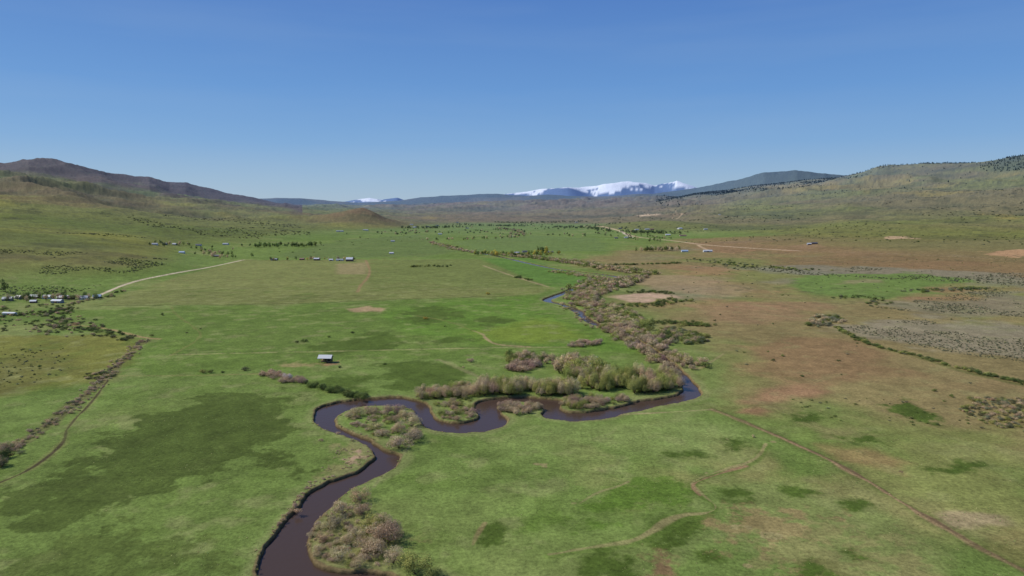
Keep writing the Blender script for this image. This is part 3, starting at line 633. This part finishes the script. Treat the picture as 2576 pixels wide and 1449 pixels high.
for q in ([(1020,575),(1150,572)],[(1160,566),(1330,570)],[(1400,572),(1560,585)],[(1590,585),(1680,588)],[(1250,560),(1480,558)]):
    P=along(q,70,26); plant('shelterbelt_trees','tree',P,R(len(P),6,10),1.0,['dark','green','dark'])
P=inpoly([(600,640),(850,600),(1050,585),(1100,640),(900,650)],26); plant('shrub_scatter','leaf',P,R(len(P),2.5,5),0.9,['dark','green'])
P=along([(400,618),(450,615),(500,620),(560,650),(600,648)],50,18); plant('farm_trees','tree',P,R(len(P),4,7),1.2,['dark','green','twig'])
P=along([(0,758),(80,752),(170,756),(240,750)],40,8); plant('farm_trees','tree',P,R(len(P),3,5),1.4,['twig','dark','green'])
P=along([(660,656),(780,654),(890,654)],24,6); plant('farm_trees','tree',P,R(len(P),3,5.5),1.2,['twig','gold','dark'])
P=clumped([(1540,600),(1700,560),(2576,560),(2576,640),(2000,625)],300,350,84,0.0); plant('shrub_scatter','leaf',P,R(len(P),2.5,5.5),0.8,['sagedark','dark','sage'],tiny=True)
P=clumped([(1500,560),(1700,500),(2100,480),(2576,470),(2700,560),(1800,560)],1100,700,93,0.0); plant('shrub_scatter','leaf',P,R(len(P),3,8),0.8,['sagedark','dark'],tiny=True)
# timber along the eastern crest
Xc=rng.uniform(1500,6500,60000); Yc=rng.uniform(6200,11500,60000); pc=pxof(Xc,Yc); zc=Zf(Xc,Yc)
k=(rng.random(60000)<timber(pc,Yc,zc,Xc)*0.36+0.005)&(pc>1650)&(pc<2800)
P=np.stack([Xc[k],Yc[k]],1)[:7000]
plant('conifer_forest','conifer',P,R(len(P),10,19),1.0,['pine'])
print("QUADS",cnt,len(P))
# ---------------------------------------------------------------- buildings
mats={}
def pmat(name,c,rough=0.8,ns=2.0,amt=0.15,metal=0.0):
    if name in mats: return mats[name]
    m,nt,bs=nodes(name); t=nt.nodes.new('ShaderNodeTexCoord'); n=nt.nodes.new('ShaderNodeTexNoise'); n.inputs['Scale'].default_value=ns; n.inputs['Detail'].default_value=4
    nt.links.new(t.outputs['Object'],n.inputs['Vector']); mx=nt.nodes.new('ShaderNodeMix'); mx.data_type='RGBA'
    mx.inputs[6].default_value=(*[v*(1-amt) for v in c],1); mx.inputs[7].default_value=(*[min(v*(1+amt),0.9) for v in c],1)
    nt.links.new(n.outputs[0],mx.inputs[0]); nt.links.new(mx.outputs[2],bs.inputs['Base Color']); bs.inputs['Roughness'].default_value=rough; bs.inputs['Metallic'].default_value=metal
    mats[name]=m; return m
def box(name,par,x0,x1,y0,y1,z0,z1,mat):
    v=np.array([(x,y,z) for z in (z0,z1) for x,y in ((x0,y0),(x1,y0),(x1,y1),(x0,y1))],float)
    q=np.array([(3,2,1,0),(4,5,6,7),(0,1,5,4),(1,2,6,5),(2,3,7,6),(3,0,4,7)])
    return obj(name,mesh_np(name,v,q),mat,par)
def pyobj(name,par,v,f,mat):
    me=bpy.data.meshes.new(name); me.from_pydata(v,[],f); me.update(); return obj(name,me,mat,par)
def gable(par,L,W,h,rh,rmat,ov=0.5,t=0.18):
    for s,nm in ((-1,'roof_front'),(1,'roof_back')):
        y0=s*(W/2+ov); z0=h-rh*ov/(W/2)+0.02; a=L/2+ov
        v=[(-a,y0,z0),(a,y0,z0),(a,0,h+rh+0.02),(-a,0,h+rh+0.02)]
        v+=[(x,y,z+t) for x,y,z in v]
        pyobj(nm,par,v,[(3,2,1,0),(4,5,6,7),(0,1,5,4),(1,2,6,5),(2,3,7,6),(3,0,4,7)],rmat)
WALLS={'white':(0.58,0.58,0.56),'tan':(0.34,0.29,0.22),'grey':(0.28,0.28,0.28),'brown':(0.15,0.10,0.08),'blue':(0.25,0.33,0.43),'red':(0.22,0.08,0.06)}
ROOFS={'metal':(0.54,0.56,0.58),'dark':(0.10,0.10,0.11),'rust':(0.26,0.15,0.11),'bluemetal':(0.30,0.41,0.54),'greymetal':(0.32,0.34,0.36),'green':(0.10,0.17,0.12)}
glass=pmat('window_glass',(0.04,0.05,0.06),0.15); doorm=pmat('painted_door',(0.2,0.12,0.08)); brick=pmat('chimney_brick',(0.3,0.15,0.11))
def house(name,p,L,W,h,rh,wc,rc,rot):
    g=G([p])[0]; z=float(Zf(g[:1],g[1:2])[0])
    e=bpy.data.objects.new(name,None); sc.collection.objects.link(e); e.location=(g[0],g[1],z-0.15); e.rotation_euler=(0,0,math.radians(rot))
    wm=pmat('siding_'+wc,WALLS[wc]); rm=pmat('roofing_'+rc,ROOFS[rc],0.5)
    a,b=L/2,W/2
    v=[(-a,-b,-1),(a,-b,-1),(a,b,-1),(-a,b,-1),(-a,-b,h),(a,-b,h),(a,b,h),(-a,b,h),(-a,0,h+rh),(a,0,h+rh)]
    pyobj('walls',e,v,[(0,1,5,4),(2,3,7,6),(1,2,6,9,5),(3,0,4,8,7)],wm)
    gable(e,L,W,h,rh,rm)
    n=max(2,int(L/3.2))
    for i in range(n):
        x=-a+L*(i+0.5)/n
        if i==n//2: box('door',e,x-0.5,x+0.5,-b-0.06,-b-0.003,0.15,2.25,doorm)
        else: box('window_%d'%i,e,x-0.6,x+0.6,-b-0.05,-b-0.003,1.0,2.1,glass)
    box('chimney',e,a*0.4,a*0.4+0.7,b*0.3,b*0.3+0.7,h,h+rh+0.7,brick)
def barn(name,p,L,W,h,rh,wc,rc,rot):
    g=G([p])[0]; z=float(Zf(g[:1],g[1:2])[0])
    e=bpy.data.objects.new(name,None); sc.collection.objects.link(e); e.location=(g[0],g[1],z-0.15); e.rotation_euler=(0,0,math.radians(rot))
    wm=pmat('siding_'+wc,WALLS[wc]); rm=pmat('roofing_'+rc,ROOFS[rc],0.5); a,b=L/2,W/2
    v=[(-a,-b,-1),(a,-b,-1),(a,b,-1),(-a,b,-1),(-a,-b,h),(a,-b,h),(a,b,h),(-a,b,h),(-a,0,h+rh),(a,0,h+rh)]
    pyobj('walls',e,v,[(0,1,5,4),(2,3,7,6),(1,2,6,9,5),(3,0,4,8,7)],wm)
    gable(e,L,W,h,rh,rm)
    box('sliding_door',e,-1.9,1.9,-b-0.12,-b-0.003,0.15,min(h-0.4,3.4),doorm)
    box('side_door',e,a*0.6,a*0.6+1,-b-0.08,-b-0.003,0.15,2.2,doorm)
g=G([(817,913)])[0]; e=bpy.data.objects.new('hay_shed',None); sc.collection.objects.link(e); e.location=(g[0],g[1]+3,-0.05); e.rotation_euler=(0,0,math.radians(-2)); e.scale=(0.94,0.94,1.0)
wood=pmat('weathered_timber',(0.12,0.10,0.08)); tin=pmat('galvanised_roofing',(0.60,0.61,0.60),0.5,1.5,0.12); hay=pmat('hay_bales',(0.30,0.22,0.11),0.95,3,0.3)
for i in range(5):
    x=-4.8+2.4*i
    for j,y in enumerate((-3.2,0,3.2)): box('post_%d_%d'%(i,j),e,x-0.12,x+0.12,y-0.12,y+0.12,-0.3,3.7 if j!=1 else 5.2,wood)
for j,y in enumerate((-3.2,3.2)): box('beam_%d'%j,e,-5.0,5.0,y-0.15,y+0.15,3.7,3.95,wood)
box('back_boards',e,-4.9,4.9,3.34,3.42,0.2,3.6,wood); box('side_boards',e,4.95,5.03,-3.0,3.2,1.2,3.6,wood)
box('manger_rail',e,-4.7,4.7,-3.42,-3.34,0.9,1.15,wood)
box('hay_stack',e,-4.2,1.2,0.6,3.0,0.0,1.9,hay); box('hay_bale',e,2.0,4.0,-1.2,0.4,0.0,0.9,hay)
gable(e,10.4,6.6,3.95,1.9,tin,0.6,0.1)
hs=[((20,757),11,7,'tan','greymetal',10),((48,752),9,6,'grey','dark',-20),((88,750),12,6,'brown','metal',5),((120,751),10,7,'white','greymetal',0),((160,752),14,6,'tan','metal',-5),((180,753),8,6,'brown','rust',30),((212,753),10,7,'white','greymetal',15),((245,750),9,7,'blue','bluemetal',20),
 ((390,616),14,8,'white','greymetal',10),((415,615),12,8,'tan','dark',0),((440,616),12,8,'white','greymetal',-10),((500,618),15,8,'white','dark',5),((458,637),13,7,'white','bluemetal',0),((568,616),16,9,'white','greymetal',0),((545,646),12,8,'brown','dark',0),
 ((988,608),14,8,'white','greymetal',5),((985,639),11,7,'grey','metal',0),((1107,590),18,10,'white','greymetal',0),((1043,573),20,11,'white','metal',20),((1075,571),20,11,'tan','dark',0),((1100,568),20,11,'white','dark',0),((1035,566),20,11,'white','greymetal',0),((920,580),26,10,'white','greymetal',0),((1150,560),20,11,'white','dark',0),
 ((1385,636),14,9,'brown','dark',0),((1300,638),14,9,'tan','greymetal',0),((1320,635),14,9,'grey','dark',10),
 ((1722,634),18,9,'white','bluemetal',0),((1680,592),22,10,'white','metal',0),((1718,594),28,12,'tan','rust',0),((1710,576),24,16,'white','metal',30),((1628,578),22,11,'white','greymetal',0),((1602,579),20,11,'white','greymetal',10),((1560,576),18,10,'tan','dark',0),((1575,599),16,9,'white','greymetal',0),((1550,600),14,9,'tan','dark',0),((1810,541),18,10,'white','greymetal',0),((2048,614),18,9,'brown','dark',0),((1450,560),22,11,'white','greymetal',0),((1175,575),18,10,'white','dark',0),((1775,578),18,10,'white','greymetal',0),((1640,578),18,10,'brown','rust',10)]
for p,L,W,wc,rc,rot in hs:
    house('farm_house',p,L,W,2.8+ (0.6 if L>15 else 0),1.8+W*0.07,wc,rc,rot)
for p,L,W,h,rh,wc,rc,rot in [((145,762),13,7,3,1.6,'grey','metal',-6),((85,762),7,5,2.6,1.3,'brown','metal',10),((25,792),15,4.5,2.6,0.8,'white','metal',-8),((880,657),15,13,5,4,'brown','metal',0),((855,656),16,7,3,1.5,'white','greymetal',0),((833,656),9,6,3,1.5,'white','metal',0),((797,655),12,8,4,2,'brown','metal',0),((760,654),10,7,3,1.6,'red','rust',0),((690,655),14,7,3,1.6,'grey','greymetal',0),((1780,634),24,9,4,2,'white','metal',0),((855,583),34,11,4,2,'white','greymetal',0),((2035,616),12,8,4,2,'grey','metal',0)]:
    barn('farm_barn',p,L,W,h,rh,wc,rc,rot)
w=chaikin(G([(430,893),(600,888),(800,885),(1000,880),(1200,875),(1430,873)]),False,1); L=np.r_[0,np.cumsum(np.hypot(*np.diff(w,axis=0).T))]; t=np.arange(0,L[-1],5.0)
fx=np.interp(t,L,w[:,0]);fy=np.interp(t,L,w[:,1]); VV=[];Q0=np.array([(3,2,1,0),(4,5,6,7),(0,1,5,4),(1,2,6,5),(2,3,7,6),(3,0,4,7)]);QQ=[]
for i in range(len(t)):
    s=0.07; VV+= [(fx[i]+a,fy[i]+b,z) for z in (-0.2,1.25) for a,b in ((-s,-s),(s,-s),(s,s),(-s,s))]; QQ.append(Q0+8*i)
for i in range(len(t)-1):
    for z in (0.5,0.8,1.1):
        k=len(VV); VV+=[(fx[i],fy[i]-0.08,z),(fx[i+1],fy[i+1]-0.08,z),(fx[i+1],fy[i+1]-0.08,z+0.02),(fx[i],fy[i]-0.08,z+0.02)]; QQ.append(np.array([[k,k+1,k+2,k+3]]))
obj('wire_fence',mesh_np('wire_fence',np.array(VV,float),np.vstack(QQ)),wood)
# ---------------------------------------------------------------- light, sky, camera
el=math.radians(43); az=math.radians(-78)
S=Vector((math.cos(el)*math.sin(az),math.cos(el)*math.cos(az),math.sin(el)))
sd=bpy.data.lights.new('sun','SUN'); sd.energy=4.2; sd.angle=math.radians(0.5); sd.color=(1.0,0.95,0.87)
so=bpy.data.objects.new('sun',sd); sc.collection.objects.link(so); so.rotation_euler=S.to_track_quat('Z','Y').to_euler()
wd=bpy.data.worlds.new('World'); sc.world=wd; wd.use_nodes=True; nt=wd.node_tree; bg=nt.nodes['Background']
sk=nt.nodes.new('ShaderNodeTexSky'); sk.sky_type='NISHITA'; sk.sun_disc=False; sk.sun_elevation=el; sk.sun_rotation=az
sk.altitude=800.0; sk.air_density=1.0; sk.dust_density=0.4; sk.ozone_density=3.0
STR=0.08
tc=nt.nodes.new('ShaderNodeTexCoord'); sx=nt.nodes.new('ShaderNodeSeparateXYZ'); nt.links.new(tc.outputs['Generated'],sx.inputs[0])
rp=nt.nodes.new('ShaderNodeValToRGB'); nt.links.new(sx.outputs['Z'],rp.inputs[0])
stops=[(0.0,(168,191,212)),(0.035,(154,185,214)),(0.09,(126,170,217)),(0.16,(104,154,214)),(0.29,(82,128,199)),(1.0,(46,84,150))]
el_=rp.color_ramp.elements
while len(el_)<len(stops): el_.new(0.5)
for e_,(p_,c_) in zip(el_,stops):
    e_.position=p_; e_.color=(*lin(c_),1)
mp=nt.nodes.new('ShaderNodeMapping'); mp.inputs['Scale'].default_value=(1.6,1.6,14.0); nt.links.new(tc.outputs['Generated'],mp.inputs[0])
nz=nt.nodes.new('ShaderNodeTexNoise'); nz.inputs['Scale'].default_value=1.3; nz.inputs['Detail'].default_value=5; nt.links.new(mp.outputs[0],nz.inputs['Vector'])
wr=nt.nodes.new('ShaderNodeMapRange'); nt.links.new(nz.outputs[0],wr.inputs[0]); wr.inputs[1].default_value=0.45; wr.inputs[2].default_value=0.8; wr.inputs[3].default_value=0; wr.inputs[4].default_value=0.12
wx=nt.nodes.new('ShaderNodeMix'); wx.data_type='RGBA'; nt.links.new(wr.outputs[0],wx.inputs[0]); nt.links.new(rp.outputs[0],wx.inputs[6]); wx.inputs[7].default_value=(*lin((168,190,214)),1)
sl=nt.nodes.new('ShaderNodeVectorMath'); sl.operation='SCALE'; sl.inputs['Scale'].default_value=1.0/STR; nt.links.new(wx.outputs[2],sl.inputs[0])
mw=nt.nodes.new('ShaderNodeMix'); mw.data_type='RGBA'; mw.inputs[0].default_value=0.87; nt.links.new(sk.outputs[0],mw.inputs[6]); nt.links.new(sl.outputs[0],mw.inputs[7])
nt.links.new(mw.outputs[2],bg.inputs[0]); bg.inputs[1].default_value=STR
cam=bpy.data.cameras.new('camera'); co=bpy.data.objects.new('camera',cam); sc.collection.objects.link(co)
co.location=(0.0,0.0,H); co.rotation_euler=(math.pi/2-PIT,0.0,0.0); cam.lens=24.0; cam.sensor_width=36.0; cam.clip_end=100000.0; cam.clip_start=0.5
sc.camera=co
sc.view_settings.view_transform='Standard'; sc.view_settings.look='None'; sc.view_settings.exposure=0.0
